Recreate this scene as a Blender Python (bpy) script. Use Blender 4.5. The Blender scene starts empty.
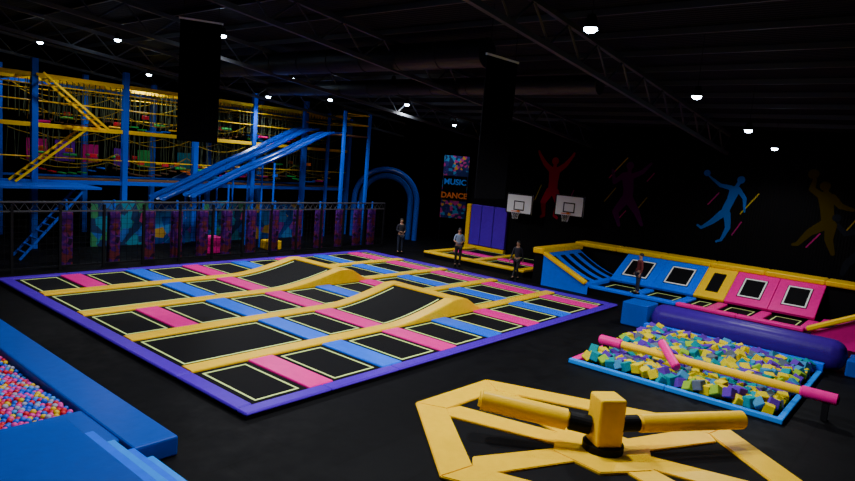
import bpy, bmesh, math, random
from mathutils import Vector, Matrix, Euler
random.seed(7)
C=bpy.context.scene.collection
# ---------------------------------------------------------------- materials
def mat(name,col,rough=.5,metal=0,emit=None,es=0,bump=0,bscale=30,vary=0.0,spec=.5):
    m=bpy.data.materials.new(name);m.use_nodes=True;nt=m.node_tree
    b=nt.nodes['Principled BSDF'];b.inputs['Base Color'].default_value=(*col,1)
    b.inputs['Roughness'].default_value=rough;b.inputs['Metallic'].default_value=metal;b.inputs['Specular IOR Level'].default_value=spec
    if emit: b.inputs['Emission Color'].default_value=(*emit,1);b.inputs['Emission Strength'].default_value=es
    tc=nt.nodes.new('ShaderNodeTexCoord');n=nt.nodes.new('ShaderNodeTexNoise');n.inputs['Scale'].default_value=bscale
    nt.links.new(tc.outputs['Object'],n.inputs['Vector'])
    if vary>0:
        r=nt.nodes.new('ShaderNodeValToRGB');nt.links.new(n.outputs['Fac'],r.inputs[0])
        r.color_ramp.elements[0].position=.3;r.color_ramp.elements[1].position=.7
        r.color_ramp.elements[0].color=(*[c*(1-vary) for c in col],1);r.color_ramp.elements[1].color=(*[min(1,c*(1+vary)) for c in col],1)
        nt.links.new(r.outputs[0],b.inputs['Base Color'])
    if bump>0:
        bp=nt.nodes.new('ShaderNodeBump');bp.inputs['Strength'].default_value=bump;bp.inputs['Distance'].default_value=.02
        nt.links.new(n.outputs['Fac'],bp.inputs['Height']);nt.links.new(bp.outputs[0],b.inputs['Normal'])
    return m
YEL=(.98,.57,.0);PNK=(.90,.0,.29);BLU=(.0,.13,.95);PUR=(.08,.0,.52)
M={}
for k,c in dict(yellow=YEL,pink=PNK,blue=BLU,purple=PUR,lightblue=(.0,.26,1.0),deepblue=(.0,.06,.42),darkpurple=(.035,.0,.22)).items():
    M[k]=mat('vinyl_'+k,c,.36,bump=.2,bscale=6,vary=.05,spec=.14)
M['bed']=mat('trampoline_mesh',(.002,.002,.003),.8,bump=.3,bscale=60,spec=.12)
M['line']=mat('pale_webbing',(.80,1.0,.30),.6)
M['lineb']=mat('white_webbing',(.9,.9,.85),.6)
M['black']=mat('black_paint',(.002,.002,.003),.6,spec=.12)
M['cloth']=mat('black_cloth',(.002,.002,.003),.9,bump=.3,bscale=8,spec=.05)
M['white']=mat('white_board',(.85,.87,.9),.4)
M['steelblue']=mat('blue_steel',(.0,.08,.65),.4,spec=.2)
M['steelyellow']=mat('yellow_steel',(.9,.56,.0),.4,spec=.15)
M['grey']=mat('grey_metal',(.055,.06,.07),.5,metal=.3)
M['duct']=mat('duct_metal',(.022,.025,.03),.45,metal=.4)
M['darksteel']=mat('dark_steel',(.010,.010,.012),.55,metal=.3,spec=.2)
M['rail']=mat('rail_steel',(.06,.06,.07),.5,spec=.3)
M['rope']=mat('dark_rope',(.07,.09,.05),.9,spec=.1)
M['yrope']=mat('yellow_rope',(.30,.20,.01),.9,spec=.1)
M['net']=mat('black_net',(.010,.010,.012),.9,spec=.1)
M['lamp']=mat('lamp_glow',(1,1,1),.5,emit=(.60,.78,1),es=60)
M['slide']=mat('blue_fibreglass',(.0,.06,.50),.25,spec=.5)
M['slide_highlight']=mat('highlight_fibreglass',(.40,.52,.80),.25)  # pale tone paints the lit highlight stripe onto the blue slides
M['skin']=mat('skin',(.35,.19,.12),.6);M['hair']=mat('black_hair',(.01,.008,.007),.7)
M['orange']=mat('orange_rim',(.9,.2,.01),.4)
M['red']=mat('red_paint',(.8,.0,.02),.6)
M['green']=mat('green_paint',(.02,.5,.07),.6)
M['deck']=mat('deck_boards',(.12,.05,.015),.8)
# ---------------------------------------------------------------- helpers
W={}
def add(name,bm,m,parent=None,smooth=False,origin=None):
    """bm is in world coordinates"""
    if origin is None:
        xs=[v.co.x for v in bm.verts];ys=[v.co.y for v in bm.verts];zs=[v.co.z for v in bm.verts]
        origin=Vector(((min(xs)+max(xs))/2,(min(ys)+max(ys))/2,min(zs)))
    origin=Vector(origin)
    for v in bm.verts: v.co-=origin
    bm.normal_update()
    me=bpy.data.meshes.new(name);bm.to_mesh(me);bm.free()
    if isinstance(m,(list,tuple)):
        for q in m: me.materials.append(q)
    elif m: me.materials.append(m)
    ob=bpy.data.objects.new(name,me);C.objects.link(ob)
    if smooth:
        for p in me.polygons:p.use_smooth=True
        wn=ob.modifiers.new('Normals','WEIGHTED_NORMAL');wn.weight=100
    W[ob.name]=origin.copy()
    if parent: ob.parent=parent;ob.location=origin-W[parent.name]
    else: ob.location=origin
    return ob
def empty(name,loc,parent=None):
    ob=bpy.data.objects.new(name,None);C.objects.link(ob);ob.empty_display_size=.1;W[ob.name]=Vector(loc)
    if parent: ob.parent=parent;ob.location=Vector(loc)-W[parent.name]
    else: ob.location=loc
    return ob
def thing(ob,label,cat,group=None,kind=None):
    ob['label']=label;ob['category']=cat
    if group: ob['group']=group
    if kind: ob['kind']=kind
    return ob
def bm_obox(bm,c,ax,ay,az,sx,sy,sz,bev=0,seg=2):
    c=Vector(c);ax=Vector(ax).normalized();ay=Vector(ay).normalized();az=Vector(az).normalized()
    vs=[bm.verts.new(c+ax*(sx/2*i)+ay*(sy/2*j)+az*(sz/2*k)) for i in(-1,1) for j in(-1,1) for k in(-1,1)]
    idx=[(0,1,3,2),(4,6,7,5),(0,4,5,1),(2,3,7,6),(0,2,6,4),(1,5,7,3)]
    fs=[bm.faces.new([vs[i] for i in f]) for f in idx]
    if ax.cross(ay).dot(az)<0: bmesh.ops.reverse_faces(bm,faces=fs)
    if bev>0:
        es={e for f in fs for e in f.edges}
        bmesh.ops.bevel(bm,geom=list(es),offset=bev,segments=seg,affect='EDGES',profile=.5)
def bm_box(bm,x0,x1,y0,y1,z0,z1,bev=0,seg=2):
    bm_obox(bm,((x0+x1)/2,(y0+y1)/2,(z0+z1)/2),(1,0,0),(0,1,0),(0,0,1),x1-x0,y1-y0,z1-z0,bev,seg)
def box(name,x0,x1,y0,y1,z0,z1,m,bev=0,parent=None,smooth=False,seg=2):
    bm=bmesh.new();bm_box(bm,x0,x1,y0,y1,z0,z1,bev,seg);return add(name,bm,m,parent,smooth)
def bm_cyl(bm,p0,p1,r,seg=12,r2=None,caps=True):
    p0=Vector(p0);p1=Vector(p1);d=(p1-p0);L=d.length
    if L<1e-6:return
    q=d.to_track_quat('Z','Y').to_matrix().to_4x4();mt=Matrix.Translation((p0+p1)/2)@q
    bmesh.ops.create_cone(bm,cap_ends=caps,segments=seg,radius1=r,radius2=r if r2 is None else r2,depth=L,matrix=mt)
def cyl(name,p0,p1,r,m,seg=16,parent=None,r2=None,bev=0):
    bm=bmesh.new();bm_cyl(bm,p0,p1,r,seg,r2)
    if bev:
        es=[e for e in bm.edges if any(len(f.verts)>4 for f in e.link_faces)]
        bmesh.ops.bevel(bm,geom=es,offset=bev,segments=3,affect='EDGES')
    return add(name,bm,m,parent,bool(bev))
def bm_tube(bm,pts,r,seg=8):
    for a,b in zip(pts,pts[1:]): bm_cyl(bm,a,b,r,seg)
    for p in pts[1:-1]: bmesh.ops.create_icosphere(bm,subdivisions=2 if r>.1 else 1,radius=r*1.01,matrix=Matrix.Translation(Vector(p)))
def prism(bm,poly,z0,z1,bev=0):
    a=[bm.verts.new((p[0],p[1],z0)) for p in poly];b=[bm.verts.new((p[0],p[1],z1)) for p in poly];n=len(poly)
    fs=[bm.faces.new(a[::-1]),bm.faces.new(b)]+[bm.faces.new([a[i],a[(i+1)%n],b[(i+1)%n],b[i]]) for i in range(n)]
    bmesh.ops.recalc_face_normals(bm,faces=fs)
    if bev: bmesh.ops.bevel(bm,geom=list({e for f in fs for e in f.edges}),offset=bev,segments=2,affect='EDGES')
# ---------------------------------------------------------------- structure
def floor_mat():
    m=bpy.data.materials.new('black_floor_mats');m.use_nodes=True;nt=m.node_tree;b=nt.nodes['Principled BSDF']
    tc=nt.nodes.new('ShaderNodeTexCoord')
    br=nt.nodes.new('ShaderNodeTexBrick');br.inputs['Scale'].default_value=1;br.inputs['Brick Width'].default_value=2.0;br.inputs['Row Height'].default_value=1.0
    br.inputs['Mortar Size'].default_value=.012;br.inputs['Color1'].default_value=(.0030,.0030,.0038,1);br.inputs['Color2'].default_value=(.0044,.0044,.0053,1);br.inputs['Mortar'].default_value=(.001,.001,.001,1)
    nt.links.new(tc.outputs['Object'],br.inputs['Vector'])
    n=nt.nodes.new('ShaderNodeTexNoise');n.inputs['Scale'].default_value=3;n.inputs['Detail'].default_value=8;nt.links.new(tc.outputs['Object'],n.inputs['Vector'])
    mx=nt.nodes.new('ShaderNodeMixRGB');mx.blend_type='MULTIPLY';mx.inputs[0].default_value=.6
    nt.links.new(br.outputs[0],mx.inputs[1]);nt.links.new(n.outputs['Fac'],mx.inputs[2]);nt.links.new(mx.outputs[0],b.inputs['Base Color'])
    rr=nt.nodes.new('ShaderNodeMapRange');rr.inputs[3].default_value=.45;rr.inputs[4].default_value=.85;nt.links.new(n.outputs['Fac'],rr.inputs[0]);nt.links.new(rr.outputs[0],b.inputs['Roughness'])
    b.inputs['Specular IOR Level'].default_value=.08
    return m
def corrugated(name,col,axis,scale):
    m=bpy.data.materials.new(name);m.use_nodes=True;nt=m.node_tree;b=nt.nodes['Principled BSDF'];b.inputs['Base Color'].default_value=(*col,1);b.inputs['Roughness'].default_value=.8;b.inputs['Specular IOR Level'].default_value=.12
    tc=nt.nodes.new('ShaderNodeTexCoord');w=nt.nodes.new('ShaderNodeTexWave');w.bands_direction=axis;w.inputs['Scale'].default_value=scale;nt.links.new(tc.outputs['Object'],w.inputs[0])
    bp=nt.nodes.new('ShaderNodeBump');bp.inputs['Strength'].default_value=.5;bp.inputs['Distance'].default_value=.03;nt.links.new(w.outputs['Fac'],bp.inputs['Height']);nt.links.new(bp.outputs[0],b.inputs['Normal'])
    return m
WALL=corrugated('black_wall_panels',(.0018,.0018,.0026),'Y',3)
X0,X1,Y0,Y1=-4,28,-7,38
XB=34
def struct(ob): ob['kind']='structure';return ob
struct(box('floor',X0,XB,Y0,Y1,-.2,0,floor_mat()))
def ceilz(x): return 9.6-.096*x
bm=bmesh.new()
vs=[bm.verts.new(p) for p in [(X0,Y0,ceilz(X0)),(XB,Y0,ceilz(XB)),(XB,Y1,ceilz(XB)),(X0,Y1,ceilz(X0)),(X0,Y0,ceilz(X0)+.15),(XB,Y0,ceilz(XB)+.15),(XB,Y1,ceilz(XB)+.15),(X0,Y1,ceilz(X0)+.15)]]
for f in [(0,3,2,1),(4,5,6,7),(0,1,5,4),(1,2,6,5),(2,3,7,6),(3,0,4,7)]: bm.faces.new([vs[i] for i in f])
struct(add('ceiling',bm,corrugated('dark_roof_sheet',(.010,.012,.017),'X',2.5)))
struct(box('wall_right',X1,X1+.2,Y0,20.5,0,7.2,WALL))
struct(box('wall_right_return',X1,XB,20.3,20.5,0,7.2,WALL))
struct(box('wall_far_right',XB,XB+.2,20.3,Y1,0,7,WALL))
struct(box('wall_back',X0,XB,Y1,Y1+.2,0,10.2,WALL))
struct(box('wall_left',X0-.2,X0,Y0,Y1,0,10.3,WALL))
struct(box('wall_front',X0,XB,Y0-.2,Y0,0,10.3,WALL))
# roof steelwork
def truss(y):
    root=empty('roof_truss',(X0,y,ceilz(X0)-.9))
    thing(root,'dark steel lattice roof truss under the black ceiling','roof truss','roof trusses')
    bm=bmesh.new()
    bm_obox(bm,((X0+X1)/2,y,ceilz((X0+X1)/2)-.25),(1,0,-.096),(0,1,0),(.096,0,1),32,.12,.12);add('top_chord',bm,M['grey'],root)
    bm=bmesh.new()
    bm_obox(bm,((X0+X1)/2,y,ceilz((X0+X1)/2)-1.0),(1,0,-.096),(0,1,0),(.096,0,1),32,.12,.12);add('bottom_chord',bm,M['grey'],root)
    bm=bmesh.new();x=X0
    while x<X1-.8:
        bm_cyl(bm,(x,y,ceilz(x)-.28),(x+.8,y,ceilz(x+.8)-.97),.03,6);bm_cyl(bm,(x+.8,y,ceilz(x+.8)-.97),(x+1.6,y,ceilz(x+1.6)-.28),.03,6);x+=1.6
    add('web_members',bm,M['grey'],root)
for y in (1.5,7.5,13.5,19.5,25.5,31.5): truss(y)
x=-2.5
while x<27.5:
    bm=bmesh.new();z=ceilz(x)-.09
    bm_box(bm,x,x+.07,Y0,Y1,z-.08,z+.06)
    thing(add('roof_purlin',bm,M['grey']),'thin grey steel purlin running under the roof sheets','roof beam','roof purlins');x+=1.6
def duct(p0,p1,r,lab):
    p0=Vector(p0);p1=Vector(p1)
    o=empty('ventilation_duct',p0);thing(o,lab,'duct')
    cyl('duct_pipe',p0,p1,r,M['duct'],28,o)
    n=int((p1-p0).length/1.5)
    for i in range(n+1):
        p=p0.lerp(p1,i/max(1,n));d=(p1-p0).normalized()
        cyl('duct_ring',p-d*.03,p+d*.03,r*1.05,M['duct'],28,o)
duct((14.2,10.2,7.6),(14.2,24,7.6),.38,'round dark grey ventilation duct under the roof')
duct((17.4,8.4,7.2),(17.4,24,7.2),.28,'round dark grey ventilation duct under the roof')
# ---------------------------------------------------------------- lamps
LC=(.95,.97,1)
def lamp(x,y,z,e=0,size=.11):
    o=empty('ceiling_lamp',(x,y,z));thing(o,'small round white LED downlight hanging below the dark roof','ceiling lamp','ceiling downlights')
    cyl('lamp_housing',(x,y,z+.02),(x,y,z+.25),size*1.1,M['darksteel'],20,o,r2=size*.6)
    cyl('lamp_rod',(x,y,z+.25),(x,y,ceilz(x)),.008,M['darksteel'],6,o)
    bm=bmesh.new();bmesh.ops.create_uvsphere(bm,u_segments=20,v_segments=12,radius=size)
    for v_ in bm.verts: v_.co=Vector((v_.co.x+x,v_.co.y+y,z+.02+min(v_.co.z,0)*.7))
    add('lamp_lens',bm,M['lamp'],o,False)
    if e:
        l=bpy.data.lights.new('spot','SPOT');l.energy=e;l.spot_size=math.radians(150);l.spot_blend=.6;l.shadow_soft_size=.2;l.color=LC
        lo=bpy.data.objects.new('lamp_light',l);C.objects.link(lo);lo.parent=o;lo.location=(0,0,-.16)
for p in [(9.7,28.8,8,230),(10.6,24,8,380),(11.5,18.6,8,1000),(16.1,21,7.4,1000),(17.6,16.8,7.4,1300),(21.2,19.3,7,800),(19.5,22.5,7,450),(14,28.5,7.4,300),(18.5,25.8,7,450),
          (15.5,5,6.6,700),(20.5,5,6.26,750),(25.4,5.25,6.05,230)]: lamp(*p)
lamp(10.4,5.3,7.1,1150,size=.12)
for p in [(6,11,8.6,1200),(9.3,9.2,8.2,1800),(3,7,8.8,250),(2.5,13,8.9,120)]: lamp(*p)  # lamps added out of view to light the court and near side
lamp(28.2,22.0,6.7,160)  # extra lamp added by the poster to brighten it
# ---------------------------------------------------------------- trampoline helpers
def tramp(c,ax,ay,w,l,label,group,name='trampoline',line='line',t=.03):
    c=Vector(c);ax=Vector(ax).normalized();ay=Vector(ay).normalized();n=ax.cross(ay).normalized()
    if n.z<-.01 or (abs(n.z)<=.01 and n.x>0): n=-n
    o=empty(name,c);thing(o,label,'trampoline',group)
    bm=bmesh.new();bm_obox(bm,c,ax,ay,n,w,l,t);add('jumping_mat',bm,M['bed'],o)
    bm=bmesh.new();d=.15;lw=.04;top=t/2+.004
    for s in(-1,1):
        bm_obox(bm,c+ay*(s*(l/2-d))+n*top,ax,ay,n,w-2*d+lw,lw,.008)
        bm_obox(bm,c+ax*(s*(w/2-d))+n*top,ax,ay,n,lw,l-2*d-lw,.008)
    add('border_line',bm,M[line],o);return o
CX0,CX1,CY0=6.07,21.4,8.65;RH=2.55
CY1=CY0+5*RH
bm=bmesh.new();bm_box(bm,CX0+.02,CX1-.02,CY0+.02,CY1-.02,0,.05)
thing(add('trampoline_platform',bm,M['black']),'low black base deck under the main trampoline grid','platform')
def seamed(name,x0,x1,y0,y1,z0,z1,m,label,cat,axis,group=None,step=2.0,bev=.04,parent=None):
    """long pad made of vinyl segments that touch, one mesh"""
    bm=bmesh.new();a,b=(x0,x1) if axis=='x' else (y0,y1);n=max(1,round((b-a)/step));s=(b-a)/n
    for i in range(n):
        p,q=a+i*s-.002,a+(i+1)*s+.002
        if axis=='x': bm_box(bm,p,q,y0,y1,z0,z1,bev)
        else: bm_box(bm,x0,x1,p,q,z0,z1,bev)
    o=add(name,bm,m,parent,True)
    if not parent: thing(o,label,cat,group)
    return o
PT=.13
PL='purple vinyl edge pad along the trampoline grid'
seamed('border_pad',CX0,CX1,CY0,CY0+.30,.05,PT,M['purple'],PL,'pad','x','purple border pads')
seamed('border_pad',CX0,CX1,CY1-.30,CY1,.05,PT,M['purple'],PL,'pad','x','purple border pads')
seamed('border_pad',CX0,CX0+.34,CY0+.305,CY1-.305,.05,PT,M['purple'],PL,'pad','y','purple border pads')
seamed('border_pad',CX1-.34,CX1,CY0+.305,CY1-.305,.05,PT,M['purple'],PL,'pad','y','purple border pads')
# ramp profile
RX0,RX1,RX2,RX3=12.4,14.9,15.25,16.4;RHH=.44
def rz(x,base):
    if x<=RX0 or x>=RX3:return base
    if x<=RX1:return base+RHH*((x-RX0)/(RX1-RX0))**1.5
    if x<=RX2:return base+RHH
    u=(x-RX2)/(RX3-RX2);return base+RHH*(1-u*u*(3-2*u))
def sweep(name,x0,x1,y0,y1,zf,zb,m,parent=None,bev=.03,n=90,group=None,label=None,cat=None):
    bm=bmesh.new();prev=None
    for i in range(n+1):
        x=x0+(x1-x0)*i/n;z=zf(x)
        b=min(bev,(y1-y0)/3)
        ring=[bm.verts.new(q) for q in[(x,y0,zb(x)),(x,y0,z-b),(x,y0+b*.3,z-b*.3),(x,y0+b,z),(x,y1-b,z),(x,y1-b*.3,z-b*.3),(x,y1,z-b),(x,y1,zb(x))]]
        if prev:
            for a in range(8):
                c=(a+1)%8;bm.faces.new([prev[a],prev[c],ring[c],ring[a]])
        else: bm.faces.new(ring)
        prev=ring
    bm.faces.new(list(reversed(prev)))
    bmesh.ops.recalc_face_normals(bm,faces=bm.faces)
    o=add(name,bm,m,parent,False)
    if label: thing(o,label,cat,group)
    return o
IX0,IX1=CX0+.345,CX1-.345
SW=.40
for k in range(1,5):
    y=CY0+k*RH
    sweep('divider_pad',IX0,IX1,y-SW/2,y+SW/2,lambda x:rz(x,PT+.01),lambda x:.05,M['yellow'],group='yellow divider pads',
          label='long yellow vinyl divider pad that humps up beside the ramp',cat='pad')
PC=[8.0+2.03*i for i in range(7)];PW=.62
for r in range(5):
    ya=CY0+r*RH+(SW/2 if r else .305);yb=CY0+(r+1)*RH-(SW/2 if r<4 else .305)
    ramp=r in(1,3)
    use=[0,1,2,3,4,5,6] if not ramp else [1,2,5,6]
    edges=[]
    for i in use:
        col='pink' if i%2==0 else 'blue'
        x=PC[i]-(.12 if (ramp and i==2) else 0)
        bm=bmesh.new();bm_box(bm,x-PW/2,x+PW/2,ya+.01,yb-.01,.05,PT,.03)
        thing(add('cross_pad',bm,M[col],None,True),f'{col} vinyl cross pad between two black trampoline beds','pad',f'{col} cross pads')
        edges.append(x)
    bounds=[IX0]+edges+[IX1]
    for a,b in zip(bounds,bounds[1:]):
        xa=a+(PW/2 if a!=IX0 else 0);xb=b-(PW/2 if b!=IX1 else 0)
        if ramp and xa<13.5<xb:
            o=empty('ramp_trampoline',((RX0+RX3)/2,(ya+yb)/2,.05));thing(o,'curved black trampoline ramp rising to a padded yellow crest','trampoline','ramp trampolines')
            sweep('jumping_mat',xa+.02,RX1,ya+.01,yb-.01,lambda x:rz(x,.09),lambda x:max(.052,rz(x,.09)-.05),M['bed'],o,bev=.005)
            sweep('crest_pad',RX1,RX3+.1,ya+.01,yb-.01,lambda x:rz(x,PT),lambda x:.052,M['yellow'],o)
            bm=bmesh.new()
            d=.14
            for yy in(ya+d,yb-d):
                N=24
                for i in range(N):
                    p=xa+.15+(RX1-.15-xa-.15)*i/N;q=xa+.15+(RX1-.15-xa-.15)*(i+1)/N
                    bm_obox(bm,((p+q)/2,yy,(rz(p,.096)+rz(q,.096))/2),(q-p,0,rz(q,0)-rz(p,0)),(0,1,0),(-(rz(q,0)-rz(p,0)),0,q-p),(Vector((q-p,0,rz(q,0)-rz(p,0)))).length,.04,.008)
            bm_box(bm,xa+.13,xa+.17,ya+d,yb-d,.092,.1)
            add('border_line',bm,M['line'],o)
            tramp(((RX3+.1+xb)/2,(ya+yb)/2,.075),(1,0,0),(0,1,0),xb-RX3-.12,yb-ya-.02,'black rectangular trampoline bed with a pale border line','trampoline beds')
            continue
        tramp(((xa+xb)/2,(ya+yb)/2,.075),(1,0,0),(0,1,0),xb-xa-.02,yb-ya-.02,'black rectangular trampoline bed with a pale border line','trampoline beds')
# ---------------------------------------------------------------- basketball lane
LX0,LX1,LY0,LY1=23.3,27.2,13.75,19.4
thing(box('trampoline_platform',LX0+.03,LX1,LY0+.03,LY1-.03,0,.18,M['black']),'low black base deck under the basketball trampolines','platform')
for a in[(LX0,LX1,LY0,LY0+.4,'x'),(LX0,LX1,LY1-.4,LY1,'x'),(LX0+.42,LX1,16.35,16.75,'x'),(LX0,LX0+.4,LY0+.41,LY1-.41,'y')]:
    seamed('lane_pad',a[0],a[1],a[2],a[3],.18,.3,M['yellow'],'yellow vinyl pad framing the basketball trampolines','pad',a[4],'basketball lane pads')
for y0,y1 in((LY0+.42,16.33),(16.77,LY1-.42)):
    for x0,x1 in((LX0+.45,25.1),(25.6,LX1)):
        tramp(((x0+x1)/2,(y0+y1)/2,.197),(1,0,0),(0,1,0),x1-x0,y1-y0,'black trampoline bed below a basketball backboard','basketball trampoline beds')
    seamed('cross_pad',25.12,25.58,y0,y1,.18,.28,M['pink'],'pink vinyl cross pad between basketball trampolines','pad','y','basketball cross pads')
def hoop(y,z):
    o=empty('basketball_hoop',(27.3,y,z));thing(o,'white basketball backboard with black markings and orange rim','basketball hoop','basketball hoops')
    w,h=1.5,1.0
    box('backboard',27.3,27.36,y-w/2,y+w/2,z-h/2,z+h/2,M['white'],.01,o)
    bm=bmesh.new();f=27.292
    for (a,b,c,d) in[(-w/2,w/2,-h/2,-h/2+.05),(-w/2,w/2,h/2-.05,h/2),(-w/2,-w/2+.05,-h/2,h/2),(w/2-.05,w/2,-h/2,h/2),(-.3,.3,-.32,-.27),(-.3,.3,.1,.15),(-.3,-.25,-.32,.15),(.25,.3,-.32,.15)]:
        bm_box(bm,f-.006,f,y+a,y+b,z+c,z+d)
    add('board_markings',bm,M['black'],o)
    bm=bmesh.new();pts=[(27.3-.28+.23*math.cos(t*math.pi/10),y+.23*math.sin(t*math.pi/10),z-.36) for t in range(21)];bm_tube(bm,pts,.012,6);bm_box(bm,27.2,27.29,y-.06,y+.06,z-.4,z-.32)
    add('rim',bm,M['orange'],o)
    bm=bmesh.new()
    for t in range(12):
        a=t*math.pi/6
        for s in(.26,-.26): bm_cyl(bm,(27.02+.22*math.cos(a),y+.22*math.sin(a),z-.37),(27.02+.13*math.cos(a+s*2),y+.13*math.sin(a+s*2),z-.75),.003,4)
    add('hoop_net',bm,M['white'],o)
    bm=bmesh.new();bm_box(bm,27.36,28.0,y-.05,y+.05,z-.05,z+.05);bm_cyl(bm,(27.38,y,z-.3),(28,y,z-.9),.03,6);add('mounting_arm',bm,M['darksteel'],o)
hoop(16.75,2.85);hoop(14.0,3.05)
# padded wall panels beside the lane
o=empty('padded_gate',(27.85,19,0));thing(o,'purple padded wall panels with a yellow padded frame','padded gate')
for y0,y1 in((17.7,18.5),(18.52,19.3),(19.32,20.0)): box('wall_pad',27.75,27.98,y0,y1,.32,2.5,M['purple'],.05,o,True)
box('frame_pad',27.72,27.98,17.7,20.28,0,.3,M['yellow'],.04,o,True);box('frame_pad',27.72,27.98,20.02,20.28,.3,2.5,M['yellow'],.04,o,True)
# ---------------------------------------------------------------- angled wall trampolines
EX0,EY0,EY1=22.6,1.2,12.5
thing(box('trampoline_platform',EX0+.05,26.18,EY0+.1,EY1-.02,0,.25,M['black']),'low black base deck under the angled wall trampolines','platform')
bays=[(10.4,8.7,'blue',1),(8.7,7.1,'blue',1),(7.1,6.0,'yellow',0),(6.0,4.55,'pink',1),(4.55,3.1,'pink',1)]
P0=Vector((24.55,0,.40));P1=Vector((26.2,0,1.36));v=(P1-P0).normalized();nb=Vector((-v.z,0,v.x))
for a,b,c,ln in bays:
    cy=(a+b)/2;w=a-b;L=(P1-P0).length;cc=(P0+P1)/2+Vector((0,cy,0))
    o=empty('wall_trampoline',cc);thing(o,f'leaning {c} padded wall panel with a black square trampoline','trampoline','leaning wall trampolines')
    bm=bmesh.new();bm_obox(bm,cc,(0,1,0),v,nb,w-.01,L,.12,.02);add('padding',bm,M[c],o,True)
    bm=bmesh.new();bm_obox(bm,cc+nb*.063,(0,1,0),v,nb,w-.65,L-.75,.02);add('jumping_mat',bm,M['bed'],o)
    if ln:
        bm=bmesh.new();ww,ll=w-.75,L-.86
        for s in(-1,1):
            bm_obox(bm,cc+nb*.078+v*(s*ll/2),(0,1,0),v,nb,ww+.05,.06,.01);bm_obox(bm,cc+nb*.078+Vector((0,s*ww/2,0)),(0,1,0),v,nb,.05,ll,.01)
        add('border_line',bm,M['lineb'],o)
    pc='pink' if cy<6.6 else 'blue'
    tramp((23.72,(a+b)/2,.267),(1,0,0),(0,1,0),1.55,a-b-.4,'black floor trampoline in front of a leaning wall pad','wall run floor beds')
    bm=bmesh.new();bm_box(bm,22.92,24.5,b-.18,b+.18,.25,.36,.04);thing(add('cross_pad',bm,M[pc],None,True),f'{pc} vinyl cross pad beside the leaning wall trampolines','pad','wall run cross pads')
seamed('edge_pad',EX0,22.9,7.1,10.4,.25,.38,M['blue'],'blue vinyl edge pad along the wall trampolines','pad','y','wall run edge pads')
seamed('edge_pad',EX0,22.9,3.1,7.08,.25,.38,M['pink'],'pink vinyl edge pad along the wall trampolines','pad','y','wall run edge pads')
seamed('top_pad',26.1,27.05,EY0,EY1+.4,1.38,1.58,M['yellow'],'wide yellow vinyl cap pad on top of the leaning wall trampolines','pad','y','yellow top pads',bev=.06)
seamed('top_pad',22.5,26.08,EY1-.05,EY1+.45,1.25,1.5,M['yellow'],'yellow vinyl cap pad on top of the blue ramp trampolines','pad','x','yellow top pads',bev=.06)
bm=bmesh.new();bm_box(bm,26.3,26.95,EY0,EY1+.35,0,1.38);bm_box(bm,22.6,26.3,EY1+.0,EY1+.4,0,1.25)
thing(add('support_frame',bm,M['black']),'black backing frame behind the leaning wall trampolines','frame')
def side_ramp(x,w,ya,yb,za,zb,c):
    """curved slope: steep at the tall end, easing into the floor"""
    o=empty('ramp_trampoline',(x,(ya+yb)/2,.3));thing(o,f'curved sloping {c} padded ramp with a long black trampoline strip','trampoline',f'{c} ramp trampolines')
    def zf(t): return zb+(za-zb)*t**1.5
    def strip(name,hw,t0,t1,dz,th,m):
        bm=bmesh.new();pr=None;N=14
        for i in range(N+1):
            t=t0+(t1-t0)*i/N;y=yb+(ya-yb)*t;z=zf(t)+dz
            ring=[bm.verts.new(q) for q in((x-hw,y,z-th),(x-hw,y,z-.02),(x-hw+.03,y,z),(x+hw-.03,y,z),(x+hw,y,z-.02),(x+hw,y,z-th))]
            if pr:
                for k in range(6): bm.faces.new([pr[k],pr[(k+1)%6],ring[(k+1)%6],ring[k]])
            else: bm.faces.new(ring)
            pr=ring
        bm.faces.new(pr[::-1]);bmesh.ops.recalc_face_normals(bm,faces=bm.faces);add(name,bm,m,o)
    strip('padding',w/2-.006,0,1,0,.12,M[c]);strip('jumping_mat',w/2-.2,.1,.9,.02,.03,M['bed'])
for i in range(4): side_ramp(22.99+i*.78,.78,EY1-.06,10.42,1.3,.40,'blue')
for i in range(3): side_ramp(22.99+i*.78,.78,1.0,2.88,1.45,.40,'pink')
def side_panel(ya,yb,za,zb,x,m,lab):
    bm=bmesh.new()
    f0=[bm.verts.new(p) for p in[(x,ya,0),(x,yb,0),(x,yb,zb),(x,ya,za)]];f1=[bm.verts.new((x+.04,v_.co.y,v_.co.z)) for v_ in f0]
    bm.faces.new(f0);bm.faces.new(f1[::-1])
    for i in range(4): bm.faces.new([f0[i],f1[i],f1[(i+1)%4],f0[(i+1)%4]])
    bmesh.ops.recalc_face_normals(bm,faces=bm.faces);thing(add('side_panel',bm,m),lab,'panel')
side_panel(10.42,12.44,.30,1.22,22.54,M['blue'],'blue triangular vinyl panel closing the side of the ramps')
side_panel(1.0,2.88,1.36,.30,22.54,M['pink'],'pink triangular vinyl panel closing the side of the ramps')
def slope_pad(A,B,lab):
    A=Vector(A);B=Vector(B);d=(B-A).normalized();n=Vector((1,0,0)).cross(d)
    if n.z<0:n=-n
    bm=bmesh.new();bm_obox(bm,(A+B)/2+n*.10,(1,0,0),d,n,.26,(B-A).length,.16,.05);thing(add('slope_pad',bm,M['yellow'],None,True),lab,'pad','yellow slope pads')
slope_pad((22.46,12.4,1.24),(22.46,10.5,.36),'yellow vinyl pad running down the edge of the ramps')
slope_pad((22.46,.95,1.4),(22.46,2.95,.33),'yellow vinyl pad running down the edge of the ramps')
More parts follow.
